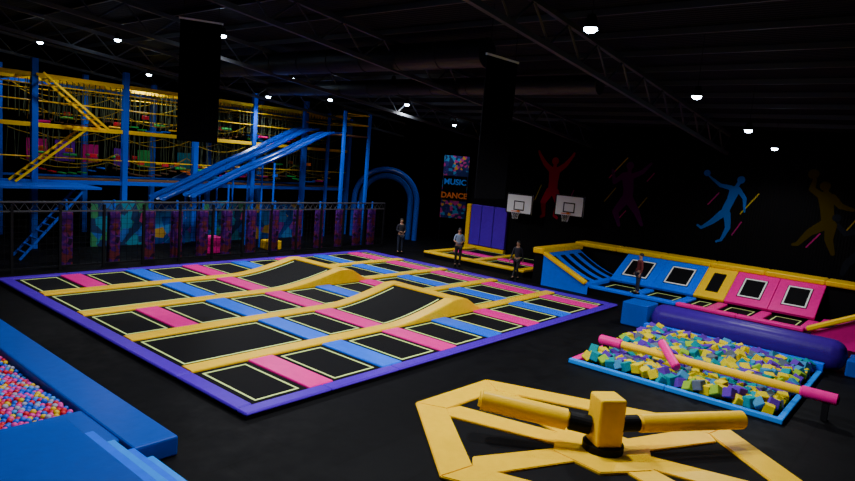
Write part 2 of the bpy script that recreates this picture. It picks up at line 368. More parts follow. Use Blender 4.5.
# ---------------------------------------------------------------- foam pit
FX0,FX1,FY0,FY1=13.9,18.9,2.0,6.7
fp=empty('foam_pit',(16.4,4.35,0));thing(fp,'square foam pit edged with light blue and pink vinyl pads','foam pit')
seamed('edge_pad',FX0,FX0+.14,FY0,FY1,0,.12,M['lightblue'],'','','y',bev=.03,parent=fp)
seamed('edge_pad',FX1-.22,FX1,FY0,FY1,0,.3,M['blue'],'','','y',bev=.03,parent=fp)
seamed('edge_pad',FX0+.15,FX1-.23,FY0,FY0+.14,0,.12,M['lightblue'],'','','x',bev=.03,parent=fp)
seamed('edge_pad',FX0+.15,FX1-.23,FY1-.18,FY1,0,.12,M['pink'],'','','x',bev=.03,parent=fp)
box('pit_base',FX0+.15,FX1-.23,FY0+.15,FY1-.19,0,.03,M['darksteel'],0,fp)
fc={'yellow':(.75,.58,.0),'grey':(.12,.15,.20),'teal':(.0,.26,.30),'purple':(.12,.03,.42),'green':(.28,.48,.03),'pale blue':(.05,.25,.48)}
fm={k:mat('foam_'+k.replace(' ','_'),c,.95,bump=.4,bscale=80,vary=.15,spec=.05) for k,c in fc.items()}
cm={}
for k in fc:
    bm=bmesh.new();bm_obox(bm,(0,0,0),(1,0,0),(0,1,0),(0,0,1),.21,.21,.21,.012,1);me=bpy.data.meshes.new('foam_cube');bm.to_mesh(me);bm.free();me.materials.append(fm[k]);cm[k]=me
cand=[]
nx,ny=23,21
for i in range(nx):
    for j in range(ny):
        px_=FX0+.30+i*(FX1-FX0-.66)/(nx-1)+random.uniform(-.04,.04)
        zz=.17+random.uniform(-.03,.12)
        if abs(px_-15.03)<.4: zz=min(zz,.12)
        cand.append((px_,FY0+.32+j*(FY1-FY0-.68)/(ny-1)+random.uniform(-.04,.04),zz))
cand.sort(key=lambda p:p[0]*p[0]+p[1]*p[1])
keys=['yellow','yellow','yellow','grey','teal','teal','purple','purple','purple','green','pale blue']
bms=bmesh.new()
for i,p in enumerate(cand):
    k=random.choice(keys);rot=Euler((random.uniform(-.6,.6),random.uniform(-.6,.6),random.uniform(0,3)))
    if i<300:
        ob=bpy.data.objects.new('foam_cube',cm[k]);C.objects.link(ob);ob.location=p;ob.rotation_euler=rot
        thing(ob,f'{k} soft foam cube lying loose in the foam pit','foam cube','foam cubes in the pit')
    else:
        R_=rot.to_matrix();n0=len(bms.faces);bm_obox(bms,p,R_.col[0],R_.col[1],R_.col[2],.21,.21,.21)
        bms.faces.ensure_lookup_table()
        for f in bms.faces[n0:]: f.material_index=list(fc).index(k)
thing(add('foam_cubes',bms,[fm[k] for k in fc]),'heap of loose coloured foam cubes farther along the pit','foam cubes',kind='stuff')
# balance beam
BX=15.03
o=empty('balance_beam',(BX,3.8,0));thing(o,'round yellow padded balance beam with pink ends over foam pit','balance beam')
cyl('beam_padding',(BX,1.95,.48),(BX,5.85,.48),.09,M['yellow'],20,o)
cyl('end_padding',(BX,1.25,.48),(BX,1.95,.48),.12,M['pink'],20,o,bev=.03);cyl('end_padding',(BX,5.85,.48),(BX,6.45,.48),.12,M['pink'],20,o,bev=.03)
box('support_leg',BX-.06,BX+.06,1.4,1.52,0,.38,M['darksteel'],0,o);box('support_leg',BX-.06,BX+.06,6.2,6.32,.04,.38,M['darksteel'],0,o)
o=cyl('bolster',(14.42,4.3,.44),(15.12,4.93,.76),.10,M['pink'],20,bev=.03);thing(o,'pink cylindrical vinyl bolster leaning over the balance beam','bolster')
# purple barrier
o=empty('barrier_bolster',(19.55,4.2,0));thing(o,'long thick dark purple padded barrier behind the foam pit','barrier')
bm=bmesh.new();bm_box(bm,19.1,19.95,1.6,6.75,0,.82,.36,6)
add('padding',bm,M['darkpurple'],o,True)
box('end_block',19.1,20.0,6.77,7.6,0,.75,M['deepblue'],.05,o,True);box('end_block',19.15,20.0,.6,1.58,0,.45,M['deepblue'],.05,o,True)
# ---------------------------------------------------------------- sweeper ride
SC=Vector((9.85,3.95,0))
o=empty('sweeper_ride',SC);thing(o,'yellow hexagonal padded sweeper ride with two rotating padded arms','amusement ride')
vo=[Vector((a,b,0)) for a,b in((11.1,7.2),(8.9,7.3),(7.05,5.2),(8.6,.7),(10.8,.6),(12.75,2.75))]
TH=.055
for i in range(6):
    a,b=vo[i],vo[(i+1)%6]
    def inset(p,q,r_):  # mitred inner corner at q, constant band width
        wd=.56
        d1=(q-p).normalized();d2=(r_-q).normalized();n1=Vector((-d1.y,d1.x,0));n2=Vector((-d2.y,d2.x,0))
        m_=(n1+n2).normalized();return q+m_*(wd/max(.3,m_.dot(n1)))
    pa=vo[i-1];nb_=vo[(i+2)%6]
    ia=inset(pa,a,b);ib=inset(a,b,nb_)
    bm=bmesh.new();prism(bm,[a,b,ib,ia],0,TH,.015);add('rim_pad',bm,M['yellow'],o)
    d=(ia-SC).normalized();s=Vector((-d.y,d.x,0));p0=SC+d*.6;p1=ia
    bm=bmesh.new();prism(bm,[p0-s*.24,p1-s*.28-d*.14,p1,p1+s*.28-d*.14,p0+s*.24],0,TH-.004,.012);add('spoke_pad',bm,M['yellow'],o)
bm=bmesh.new();prism(bm,[SC+(p-SC)*.88 for p in vo],0,.012);add('base_mat',bm,M['bed'],o)
bm=bmesh.new();prism(bm,[SC+Vector((math.cos(t*math.pi/3+.4),math.sin(t*math.pi/3+.4),0))*.9 for t in range(6)],0,TH+.01,.015);add('hub_base',bm,M['yellow'],o)
bm=bmesh.new();bm_cyl(bm,SC+Vector((0,0,.06)),SC+Vector((0,0,.18)),.34,24);add('turntable',bm,M['black'],o)
q=math.radians(-39)
bm=bmesh.new();bm_obox(bm,SC+Vector((0,0,.58)),(math.cos(q),math.sin(q),0),(-math.sin(q),math.cos(q),0),(0,0,1),.46,.46,.84,.05);add('centre_post',bm,M['yellow'],o,True)
for e,hz,rr in((Vector((8.71,5.75,.66)),.42,.18),(Vector((12.1,2.35,.50)),.5,.16)):
    h=SC+Vector((0,0,hz));d=(e-h).normalized()
    ar=empty('sweeper_arm',h,o)
    cyl('arm_joint',h+d*.25,h+d*.6,rr-.02,M['black'],20,ar)
    cyl('arm_padding',h+d*.6,e,rr,M['yellow'],28,ar,bev=.05)
# ---------------------------------------------------------------- ball pit
bp_=empty('ball_pit',(2.2,13,0));thing(bp_,'ball pit with flat-topped deep blue vinyl padded walls','ball pit')
bm=bmesh.new();bm_box(bm,3.98,4.64,8.25,17.9,0,.30,.03);add('pit_wall',bm,M['deepblue'],bp_)
box('pit_wall',-.5,3.97,8.65,10.0,0,.30,M['deepblue'],.03,bp_,True)
box('pit_wall',-.5,3.97,17.5,17.9,0,.30,M['deepblue'],.03,bp_,True)
box('pit_base',-.4,3.97,10.02,17.48,0,.06,M['darksteel'],0,bp_)
o=empty('padded_steps',(3,7.3,0));thing(o,'blue vinyl padded block with steps beside the ball pit','padded steps')
box('top_block',-.5,3.1,5.2,8.22,0,1.0,M['deepblue'],.03,o,True)
for i,z in enumerate((.80,.60,.40,.20)):
    x0=3.1+i*.27
    box('step',x0+.003,x0+.27,5.2,8.1,0,z,M['lightblue'] if i%2 else M['blue'],.015,o,True)
bc={'red':(.65,.01,.03),'blue':(.01,.10,.75),'pink':(.75,.04,.35),'white':(.35,.35,.50),'yellow':(.75,.5,.01),'light blue':(.05,.3,.8)}
bmt={k:mat('ball_plastic_'+k.replace(' ','_'),c,.4,spec=.3) for k,c in bc.items()};bme={}
for k in bc:
    bm=bmesh.new();bmesh.ops.create_icosphere(bm,subdivisions=2,radius=.05);me=bpy.data.meshes.new('ball');bm.to_mesh(me);bm.free();me.materials.append(bmt[k])
    for p in me.polygons:p.use_smooth=True
    bme[k]=me
pts=[]
y=10.08;r=0
while y<16.5:
    x=2.2+(.05 if r%2 else 0)
    while x<3.92:
        pts.append((x+random.uniform(-.012,.012),y+random.uniform(-.012,.012),.15+random.uniform(0,.04)+.03*math.sin(x*3+y*2)))
        x+=.1
    y+=.087;r+=1
pts=[p for p in pts if p[0]/p[1]>.24];pts.sort(key=lambda p:p[1]-p[0]*.3)
bk=['red','red','blue','blue','blue','pink','pink','white','yellow','light blue']
bms=bmesh.new()
for i,p in enumerate(pts):
    k=random.choice(bk)
    if i<300:
        ob=bpy.data.objects.new('play_ball',bme[k]);C.objects.link(ob);ob.location=p;thing(ob,f'small {k} plastic ball in the ball pit','ball','balls in the ball pit')
    else:
        n0=len(bms.faces);bmesh.ops.create_icosphere(bms,subdivisions=1,radius=.05,matrix=Matrix.Translation(Vector(p)));bms.faces.ensure_lookup_table()
        for f in bms.faces[n0:]: f.material_index=list(bc).index(k);f.smooth=True
for i in range(1800):
    x=random.uniform(2.2,3.92);y=random.uniform(10.08,16.5)
    if x/y<.24: continue
    n0=len(bms.faces);bmesh.ops.create_icosphere(bms,subdivisions=1,radius=.05,matrix=Matrix.Translation(Vector((x,y,.11))));bms.faces.ensure_lookup_table()
    q_=random.randrange(6)
    for f in bms.faces[n0:]: f.material_index=q_;f.smooth=True
thing(add('play_balls',bms,[bmt[k] for k in bc]),'mass of small multicoloured plastic balls filling the ball pit','balls',kind='stuff')
# ---------------------------------------------------------------- fence
FY=22.5;fx0,fx1=4.0,23.6
o=empty('railing_fence',(14,FY,0));thing(o,'tall black steel railing fence with truss-like top rail and netting','fence')
n=14
for i in range(n+1):
    x=fx0+(fx1-fx0)*i/n;box('fence_post',x-.04,x+.04,FY-.04,FY+.04,0,2.2,M['darksteel'],0,o)
box('top_rail',fx0,fx1,FY-.04,FY+.04,2.24,2.3,M['rail'],.01,o);box('middle_rail',fx0,fx1,FY-.03,FY+.03,1.95,2.0,M['rail'],0,o);box('bottom_rail',fx0,fx1,FY-.03,FY+.03,.1,.16,M['darksteel'],0,o)
bm=bmesh.new();x=fx0
while x<fx1-.1: bm_cyl(bm,(x,FY,2.0),(x+.15,FY,2.24),.012,4);bm_cyl(bm,(x+.15,FY,2.24),(x+.3,FY,2.0),.012,4);x+=.3
add('rail_lattice',bm,M['rail'],o)
bm=bmesh.new();x=fx0
while x<fx1: bm_obox(bm,(x,FY,1.05),(1,0,0),(0,1,0),(0,0,1),.010,.010,1.8);x+=.2
z=.3
while z<1.95: bm_box(bm,fx0,fx1,FY-.004,FY+.004,z,z+.008);z+=.2
add('netting',bm,M['net'],o)
def spots(name,base,cols,scale,rough=.6):
    m=bpy.data.materials.new(name);m.use_nodes=True;nt=m.node_tree;b=nt.nodes['Principled BSDF'];tc=nt.nodes.new('ShaderNodeTexCoord');v_=nt.nodes.new('ShaderNodeTexVoronoi');v_.inputs['Scale'].default_value=scale
    nt.links.new(tc.outputs['Object'],v_.inputs['Vector'])
    r=nt.nodes.new('ShaderNodeValToRGB');r.color_ramp.interpolation='CONSTANT';nt.links.new(v_.outputs['Color'],r.inputs[0])
    el=r.color_ramp.elements;el[0].color=(*base,1);el[1].position=.5;el[1].color=(*cols[0],1)
    for i,c in enumerate(cols[1:]):
        e=el.new(.60+.1*i);e.color=(*c,1)
    nt.links.new(r.outputs[0],b.inputs['Base Color']);b.inputs['Roughness'].default_value=rough;b.inputs['Specular IOR Level'].default_value=.15;return m
CP=spots('purple_patterned_vinyl',(.05,.0,.13),[(.13,.02,.03),(.015,.005,.03),(.13,.01,.12),(.09,.01,.20)],7)
for x in(8.6,10.2,11.5,12.6,13.7,14.8,16.0,17.2,18.5,19.8,21.1,22.3,23.3):
    o=empty('padded_post',(x,23.1,0));thing(o,'narrow purple patterned padded post behind the railing fence','padded post','purple padded posts')
    box('post_padding',x-.20,x+.20,22.98,23.22,0,1.9,CP,.04,o);cyl('post_pole',(x,23.1,1.9),(x,23.1,2.3),.04,M['steelblue'],12,o)
MURS=[spots('painted_mural_teal',(.01,.03,.10),[(.02,.18,.28),(.02,.10,.4),(.03,.20,.08),(.35,.03,.14)],2.4),spots('painted_mural_blue',(.0,.04,.22),[(.02,.15,.40),(.18,.02,.28),(.35,.20,.02),(.02,.18,.24)],2.1)]
for i,(xa,xb,y) in enumerate(((10.9,13.4,26.75),(13.6,15.3,26.75),(15.9,18.4,26.75),(18.8,21.6,26.75))):
    thing(box('mural_panel',xa,xb,y,y+.08,0,1.9-.15*(i%2),MURS[i%2]),'low wall panel painted with teal, blue and magenta shapes','mural','painted panels')
for i,(xx,yy,hh,cc) in enumerate(((14.6,23.9,1.0,'pink'),(17.6,23.8,.6,'yellow'))):
    thing(box('play_block',xx-.35,xx+.35,yy-.35,yy+.35,0,hh*.7,M[cc],.05,None,True),f'{cc} vinyl soft play block on the floor behind fence','play block','soft play blocks')
# ---------------------------------------------------------------- rope course
RY0,RY1=27,31
o=empty('rope_course',(16,29,0));thing(o,'multi-level rope course with blue posts and yellow beams','rope course')
PX_=[6.3,8.9,12.3,15.5,18.6,21.8,25.0]
for yy in(RY0,RY1):
    for x in PX_:
        h=7.2 if x<22 else 6.6
        box('post',x-.11,x+.11,yy-.11,yy+.11,0,h,M['steelblue'],.01,o)
for z in(2.6,4.75,6.6):
    for yy in(RY0,29,RY1):
        if yy==29 and z<4: continue
        hh=.08 if (z>6 or yy==RY0) else .045
        box('beam',3,25.0,yy-.045,yy+.045,z-hh,z+hh,M['steelyellow'] if (z>3 and yy<RY1) else M['steelblue'],.01,o)
box('deck',8.9,25,RY0+.15,RY0+1.0,2.68,2.73,M['deck'],0,o)
for z in(5.65,3.55,6.25): cyl('handrail',(3,RY0-.02,z),(25,RY0-.02,z),.022,M['steelyellow'],6,o)
for z in(6.2,5.3): cyl('handrail',(3,RY0+2,z),(25,RY0+2,z),.02,M['steelyellow'],6,o)
for x in PX_:
    for z in(4.75,6.6): box('cross_beam',x-.045,x+.045,RY0,RY1,z-.05,z+.05,M['steelyellow'],0,o)
bm=bmesh.new();bm2=bmesh.new();x=9.0
while x<25:
    for yy in(RY0+.1,RY0+1.1,RY0+1.95,RY0+3.2):
        if random.random()<.85: bm_cyl(bm,(x+random.uniform(-.04,.04),yy,6.55),(x+random.uniform(-.1,.1),yy,4.95+.3*abs(math.sin(x+yy))),.017,4)
        if random.random()<.6: bm_cyl(bm,(x,yy,4.7),(x+random.uniform(-.15,.15),yy,2.9+.4*abs(math.sin(x*1.3+yy))),.015,4)
    x+=.21
for (xa,xb) in zip(PX_[1:],PX_[2:]):
    for (zt,sg,yy) in((6.5,.35,RY0+.5),(5.6,.5,RY0+.6),(4.6,.4,RY0+.5),(3.8,.5,RY0+.7),(6.5,.5,RY0+3),(4.6,.3,RY0+3),(6.1,.45,RY0+1.5),(3.4,.3,RY0+1.5)):
        pl=[(xa+(xb-xa)*t/8,yy,zt-sg*(1-(2*t/8-1)**2)) for t in range(9)]
        for p_,q_ in zip(pl,pl[1:]): bm_cyl(bm2,p_,q_,.018,4)
    for k_ in range(13):
        xx=xa+(xb-xa)*k_/12
        bm_cyl(bm2,(xx,RY0+.55,5.6-.5*(1-(2*k_/12-1)**2)),(xx,RY0+.7,4.95),.010,4)
hr=add('hanging_ropes',bm,M['rope'],o);hr['kind']='stuff'
hr=add('sagging_ropes',bm2,M['yrope'],o);hr['kind']='stuff'
pc_=[('pink',(.45,.0,.16)),('purple',(.12,.0,.34)),('green',(.02,.22,.05)),('teal',(.0,.14,.22))]
PM_={k:mat('net_panel_'+k,c,.7,spec=.1,bump=.5,bscale=40) for k,c in pc_}
for i,(xa,xb,z0,z1,k) in enumerate(((9.6,10.4,3.3,4.2,'pink'),(10.7,11.5,3.3,4.2,'purple'),(11.8,12.5,3.3,4.1,'pink'),(13.2,13.9,3.2,4.0,'purple'),(14.3,14.9,3.2,4.0,'green'),(16.3,17.0,3.2,4.0,'teal'),(19.3,19.9,3.1,3.8,'purple'))):
    box('net_panel',xa,xb,RY1-1.0,RY1-.96,z0,z1,PM_[k],0,o)
for i in range(60):
    k=['pink','red','green','blue','yellow','orange','green','red'][i%8]
    x=9.3+ (i*.618%1)*15.2;z=2.95+((i*.377)%1)*.9 if i%3 else 4.9+((i*.53)%1)*.5;y=27.3+(i*.271%1)*3.2
    if i%2: box('hanging_obstacle',x-.14,x+.14,y-.05,y+.05,z,z+.16,M[k],.02,o)
    else: cyl('hanging_obstacle',(x-.25,y,z),(x+.25,y,z),.05,M[k],10,o)
cols=['pink','red','green','blue','yellow','orange','lightblue']
for bay,(xa,xb) in enumerate(zip(PX_[1:],PX_[2:])):
    for lvl,(zz,yy) in enumerate(((4.95,27.7),(2.95,28.4))):
        nb_=8
        for i in range(nb_):
            t=(i+.5)/nb_;x=xa+.15+(xb-xa-.3)*t;z=zz+.35*(2*t-1)**2-.1
            box('bridge_plank',x-.07,x+.07,yy-.3,yy+.3,z,z+.05,M[cols[(bay*2+lvl+i//3)%7]] if (bay+lvl)%2 else M['deck'],0,o)
def ladder(p,q,w,cstr,parent):
    p=Vector(p);q=Vector(q);s=Vector((0,w,0))
    st=empty('stair',p,parent)
    for k in(0,1):
        bm=bmesh.new();d=(q-p).normalized();bm_obox(bm,(p+q)/2+s*k,d,(0,1,0),d.cross(Vector((0,1,0))),(q-p).length,.05,.08);add('stringer',bm,M[cstr],st)
    bm=bmesh.new();N=int((q-p).length/.3)
    for i in range(1,N): c=p.lerp(q,i/N)+s/2;bm_box(bm,c.x-.05,c.x+.05,p.y,p.y+w,c.z-.015,c.z+.015)
    add('treads',bm,M[cstr],st)
ladder((8.9,RY0-.9,6.65),(11.3,RY0-.9,4.75),.7,'steelyellow',o)
ladder((10.4,RY0-.9,4.7),(8.0,RY0-.9,2.65),.7,'steelyellow',o)
ladder((9.9,RY0-2.3,2.6),(7.7,RY0-2.3,0),.8,'steelblue',o)
box('deck',9.9,11.6,RY0-.95,RY0-.1,4.66,4.72,M['steelyellow'],0,o)
box('deck',7.0,10.4,RY0-2.4,RY0-.1,2.52,2.6,M['steelblue'],0,o)
# slides
def slide(p,q,w,lanes,lab,amp=.02):
    p=Vector(p);q=Vector(q)
    sl=empty('slide',(q.x,q.y,0));thing(sl,lab,'slide','slides')
    tot=sum(a for _,a in lanes);y=p.y-w/2
    for mm,a in lanes:
        lw=w*a/tot;yc=y+lw/2;y+=lw
        N=30;bm=bmesh.new();prev=None
        for i in range(N+1):
            t=i/N;c=p.lerp(q,t)+Vector((0,0,amp*math.sin(t*math.pi*4)));c.y=yc
            if t<.12: c.z-=(.12-t)*1.6*(.12-t)/.12   # eases in from a flat start
            ring=[]
            for k in range(9):
                u=-1+k/4;zz=.2*lw*abs(u)**5
                ring.append(bm.verts.new(c+Vector((0,u*lw/2,zz))))
            if prev:
                for k in range(8): bm.faces.new([prev[k],prev[k+1],ring[k+1],ring[k]])
            prev=ring
        bmesh.ops.solidify(bm,geom=bm.faces[:],thickness=.05);add('slide_lane',bm,M[mm],sl,False)
    for t in(.5,.8):
        c=p.lerp(q,t)
        for s in(-.4,.4): cyl('support_leg',(c.x,c.y+s*w,0),(c.x,c.y+s*w,c.z-.1),.04,M['steelblue'],8,sl)
slide((21.2,25.85,5.85),(13.2,25.85,2.05),1.5,[('slide',1),('slide_highlight',.35),('slide',1)],'blue fibreglass slide lanes with a painted pale highlight streak')
slide((21.2,24.0,5.75),(13.6,24.0,2.35),1.1,[('slide',1),('slide_highlight',.22),('slide',.9)],'blue fibreglass slide falling toward the railing fence')
slide((26.4,33.0,6.2),(17.4,33.0,1.9),2.8,[('slide',1),('slide',1),('slide_highlight',.5)],'wide blue fibreglass slide behind the rope course')
o=empty('slide_tower',(22.2,25,0));thing(o,'blue steel slide tower with yellow rails at the slide tops','slide tower')
for x in(21.3,23.0):
    for y in(23.4,26.5): box('post',x-.07,x+.07,y-.07,y+.07,0,6.7,M['steelblue'],.01,o)
box('deck',21.3,23.0,23.4,26.5,5.5,5.58,M['deck'],0,o)
for z in(6.1,6.6):
    bm=bmesh.new();bm_tube(bm,[(21.3,26.5,z),(23,26.5,z),(23,23.4,z),(21.3,23.4,z)],.03,6);add('tower_rail',bm,M['steelyellow'],o)
# arches
ARm=math.radians(-50.5);ux=Vector((math.cos(ARm),math.sin(ARm),0));back=Vector((-ux.y,ux.x,0))
def archpts(c,r): return [c-ux*r-Vector((0,0,c.z))]+[c+ux*(-r*math.cos(t*math.pi/20))+Vector((0,0,r*math.sin(t*math.pi/20))) for t in range(21)]+[c+ux*r-Vector((0,0,c.z))]
ac=Vector((26.5,25.2,2.15));a_=empty('arch',(ac.x,ac.y,0));thing(a_,'dark blue double arch tunnel with a black interior behind fence','arch')
for c_,rr,rt,mm in((ac,1.42,.16,'deepblue'),(ac-back*.3,1.80,.15,'slide')):
    bm=bmesh.new();bm_tube(bm,archpts(Vector((c_.x,c_.y,2.15)),rr),rt,16);add('arch_tube',bm,M[mm],a_)
bm=bmesh.new();A_=[bm.verts.new(p) for p in archpts(ac,1.45)];B_=[bm.verts.new(p) for p in archpts(ac+back*1.4,1.45)]
for i in range(len(A_)-1): bm.faces.new([A_[i],A_[i+1],B_[i+1],B_[i]])
bmesh.ops.solidify(bm,geom=bm.faces[:],thickness=.04);add('tunnel_cover',bm,M['deepblue'],a_)
bm=bmesh.new();bm.faces.new([bm.verts.new(p) for p in archpts(ac+back*1.42,1.42)]);add('tunnel_back',bm,M['cloth'],a_)
# ---------------------------------------------------------------- banners
def banner(x0,y0,x1,y1,z0,z1,lab):
    o=empty('hanging_banner',((x0+x1)/2,(y0+y1)/2,z0));thing(o,lab,'banner','black hanging banners')
    d=Vector((x1-x0,y1-y0,0));L=d.length;d.normalize();n=Vector((-d.y,d.x,0));c=Vector(((x0+x1)/2,(y0+y1)/2,(z0+z1)/2))
    bm=bmesh.new();bm_obox(bm,c,d,n,(0,0,1),L,.02,z1-z0);add('banner_cloth',bm,M['cloth'],o)
    bm=bmesh.new();bm_obox(bm,c+Vector((0,0,(z1-z0)/2+.02)),d,n,(0,0,1),L+.08,.05,.05);add('banner_rail',bm,M['white'],o)
    bm=bmesh.new()
    for s in(-.42,.42): p=c+d*(s*L);bm_cyl(bm,(p.x,p.y,z1),(p.x,p.y,ceilz(p.x)),.01,5)
    add('hanging_wires',bm,M['darksteel'],o)
banner(9.4,17.4,10.4,16.9,4.6,8.0,'tall black cloth banner with a white top rail')
banner(12.5,8.95,13.75,8.9,3.8,7.2,'tall black cloth banner with a white top rail')
# poster with lettering
def text(body,loc,size,m,parent,rotz):
    c=bpy.data.curves.new('lettering','FONT');c.body=body;c.size=size;c.align_x='CENTER';c.extrude=.01;c.offset=.012
    t=bpy.data.objects.new('temp',c);C.objects.link(t);bpy.context.view_layer.update()
    me=bpy.data.meshes.new_from_object(t.evaluated_get(bpy.context.evaluated_depsgraph_get()));bpy.data.objects.remove(t)
    me.materials.clear();me.materials.append(m)
    t=bpy.data.objects.new('lettering',me);C.objects.link(t);t.parent=parent;t.location=Vector(loc)-W[parent.name];t.rotation_euler=(math.pi/2,0,rotz)
px,py=29.9,22.9
a=ARm
nn=Vector((math.sin(a),-math.cos(a),0))
o=empty('event_poster',(px,py,1.4));thing(o,'tall colourful vertical poster reading MUSIC and DANCE','poster')
PM=spots('poster_print',(.012,.02,.10),[(.02,.22,.5),(.5,.02,.22),(.03,.02,.18),(.6,.3,.02)],6.5)
bm=bmesh.new();bm_obox(bm,(px,py,3.2),ux,nn,(0,0,1),1.5,.05,3.7);add('poster_sheet',bm,PM,o)
bm=bmesh.new();bm_obox(bm,Vector((px,py,3.13))+nn*.035,ux,nn,(0,0,1),1.42,.02,1.45);add('poster_panel',bm,M['cloth'],o)
for s,z,sz,mm in(('MUSIC',3.35,.46,'lightblue'),('DANCE',2.55,.46,'orange')):
    text(s,Vector((px,py,z))+nn*.06,sz,M[mm],o,a)
bm=bmesh.new()
for s in(-.7,.7): p=Vector((px,py,0))+ux*s+back*.05;bm_cyl(bm,(p.x,p.y,0),(p.x,p.y,5.0),.03,6)
add('poster_stand',bm,M['darksteel'],o)
# ---------------------------------------------------------------- wall art
def art(name,strokes,discs,m,lab,streaks=(),cy=0,cz=0,s=1.0,dy=0):
    """flat painted figure on the wall plane; y grows toward the viewer's left; layers are stepped 0.5 mm so paint never coincides"""
    bm=bmesh.new();layer=0
    def tr(p): return (X1-.006-layer*.0005,cy+(p[0]-cy)*s+dy,cz+(p[1]-cz)*s)
    for pts in strokes:
        for (y0,z0,r0),(y1,z1,r1) in zip(pts,pts[1:]):
            d=Vector((y1-y0,z1-z0));L=d.length;d/=L;nrm=Vector((-d.y,d.x));ang0=math.atan2(nrm.y,nrm.x)
            ring=[(y0+r0*math.cos(ang0+k*math.pi/8),z0+r0*math.sin(ang0+k*math.pi/8)) for k in range(9)]+[(y1+r1*math.cos(ang0+math.pi+k*math.pi/8),z1+r1*math.sin(ang0+math.pi+k*math.pi/8)) for k in range(9)]
            bm.faces.new([bm.verts.new(tr(p)) for p in ring]);layer+=1
    for (y,z,r) in discs:
        bm.faces.new([bm.verts.new(tr((y+r*math.cos(k*math.pi/12),z+r*math.sin(k*math.pi/12)))) for k in range(24)]);layer+=1
    for f in bm.faces:
        f.normal_update()
        if f.normal.x>0: f.normal_flip()
    o=add(name,bm,m);thing(o,lab,'wall painting')
    for k,(y0,z0,y1,z1,w,mm) in enumerate(streaks):
        b2=bmesh.new();d=Vector((0,y1-y0,z1-z0));bm_obox(b2,(X1-.003,(y0+y1)/2,(z0+z1)/2),(1,0,0),d,d.cross(Vector((1,0,0))),.004,d.length,w);add('paint_streak',b2,mm,o)
def amat(n,c): return mat(n,c,.85,spec=.05)
AB=amat('paint_sky_blue',(.004,.11,.46));AR=amat('paint_red',(.26,.0,.02));AP=amat('paint_magenta',(.08,.002,.075));AY=amat('paint_ochre',(.05,.035,.002));AG=amat('paint_grey',(.010,.012,.018))
SY=amat('paint_yellow',(.45,.33,.01));SP=amat('paint_pink',(.35,.01,.14));SD=amat('paint_dim_yellow',(.25,.18,.01))
art('wall_figure',[[(15.35,4.55,.30),(15.35,4.1,.25),(15.35,3.65,.25)],[(15.35,4.75,.1),(15.35,5.0,.09)],[(15.15,4.68,.15),(14.8,4.95,.12),(14.45,5.4,.07),(14.38,5.55,.06)],[(15.55,4.68,.15),(15.9,4.95,.12),(16.25,5.4,.07),(16.32,5.55,.06)],[(15.2,3.6,.22),(14.95,3.05,.15),(15.1,2.45,.09),(14.95,2.35,.07)],[(15.5,3.6,.22),(15.8,3.05,.15),(15.7,2.4,.09),(15.85,2.3,.07)]],[(15.35,5.12,.19)],AR,'red painted silhouette of a player with both arms raised',
    [(16.3,3.1,16.0,3.9,.05,SD),(14.5,3.0,14.2,3.8,.05,SP)])
art('wall_figure',[[(11.6,4.6,.28),(11.5,4.1,.24),(11.5,3.65,.24)],[(11.55,4.7,.1),(11.55,5.0,.09)],[(11.8,4.7,.13),(12.2,4.35,.1),(12.35,4.9,.06)],[(11.35,4.7,.13),(10.95,4.9,.1),(10.6,5.3,.06)],[(11.6,3.6,.22),(12.0,3.0,.15),(11.75,2.4,.08)],[(11.4,3.6,.22),(11.0,3.1,.15),(10.7,2.55,.08)]],[(11.55,5.15,.18)],AP,'dark magenta painted silhouette of a jumping player',
    [(12.2,4.9,11.7,5.5,.05,SY),(12.6,3.4,12.1,4.1,.05,SD),(11.0,3.2,10.6,3.8,.05,SD),(12.5,4.5,12.2,4.9,.05,SP),(10.7,4.5,10.4,4.9,.05,SP),(11.8,2.7,11.5,3.1,.05,SP)])
art('wall_figure',[[(7.02,4.5,.22),(7.12,4.1,.17),(7.25,3.7,.17),(7.3,3.5,.19)],[(6.97,4.65,.08),(6.87,4.88,.08)],[(7.2,4.63,.11),(7.65,4.7,.085),(8.05,4.98,.05),(8.18,5.08,.04)],[(6.86,4.58,.11),(6.55,4.2,.085),(6.5,3.75,.05),(6.48,3.6,.04)],[(7.4,3.42,.17),(7.8,3.0,.12),(8.25,2.65,.065),(8.42,2.75,.05)],[(7.2,3.42,.16),(7.08,2.8,.115),(7.3,2.2,.06),(7.5,2.1,.05)]],[(6.8,5.02,.17),(8.3,5.22,.15)],AB,'sky blue painted silhouette of a leaping basketball player',
    [(8.0,3.75,7.6,4.3,.05,SP),(6.9,2.6,6.6,3.2,.05,SP),(6.7,3.5,6.1,4.4,.05,SY)],cy=7.1,cz=3.75,s=.9)
art('wall_figure',[[(4.0,4.45,.26),(3.9,4.0,.22),(3.8,3.55,.22)],[(4.0,4.6,.09),(4.05,4.8,.08)],[(4.2,4.55,.13),(4.5,4.75,.11),(4.45,5.1,.07)],[(3.78,4.5,.13),(3.5,4.2,.11),(3.1,4.1,.07)],[(3.9,3.45,.2),(4.35,3.1,.14),(4.7,2.6,.08),(4.85,2.55,.06)],[(3.7,3.45,.2),(3.7,2.9,.14),(3.5,2.4,.08)]],[(4.08,4.9,.18),(4.52,5.32,.19)],AY,'muted olive gold painted silhouette of a player shooting a ball',
    [(4.2,2.5,3.8,3.1,.05,SP),(3.0,3.3,2.6,4.0,.05,SD)],cy=3.9,cz=3.8,s=1.0,dy=-.2)
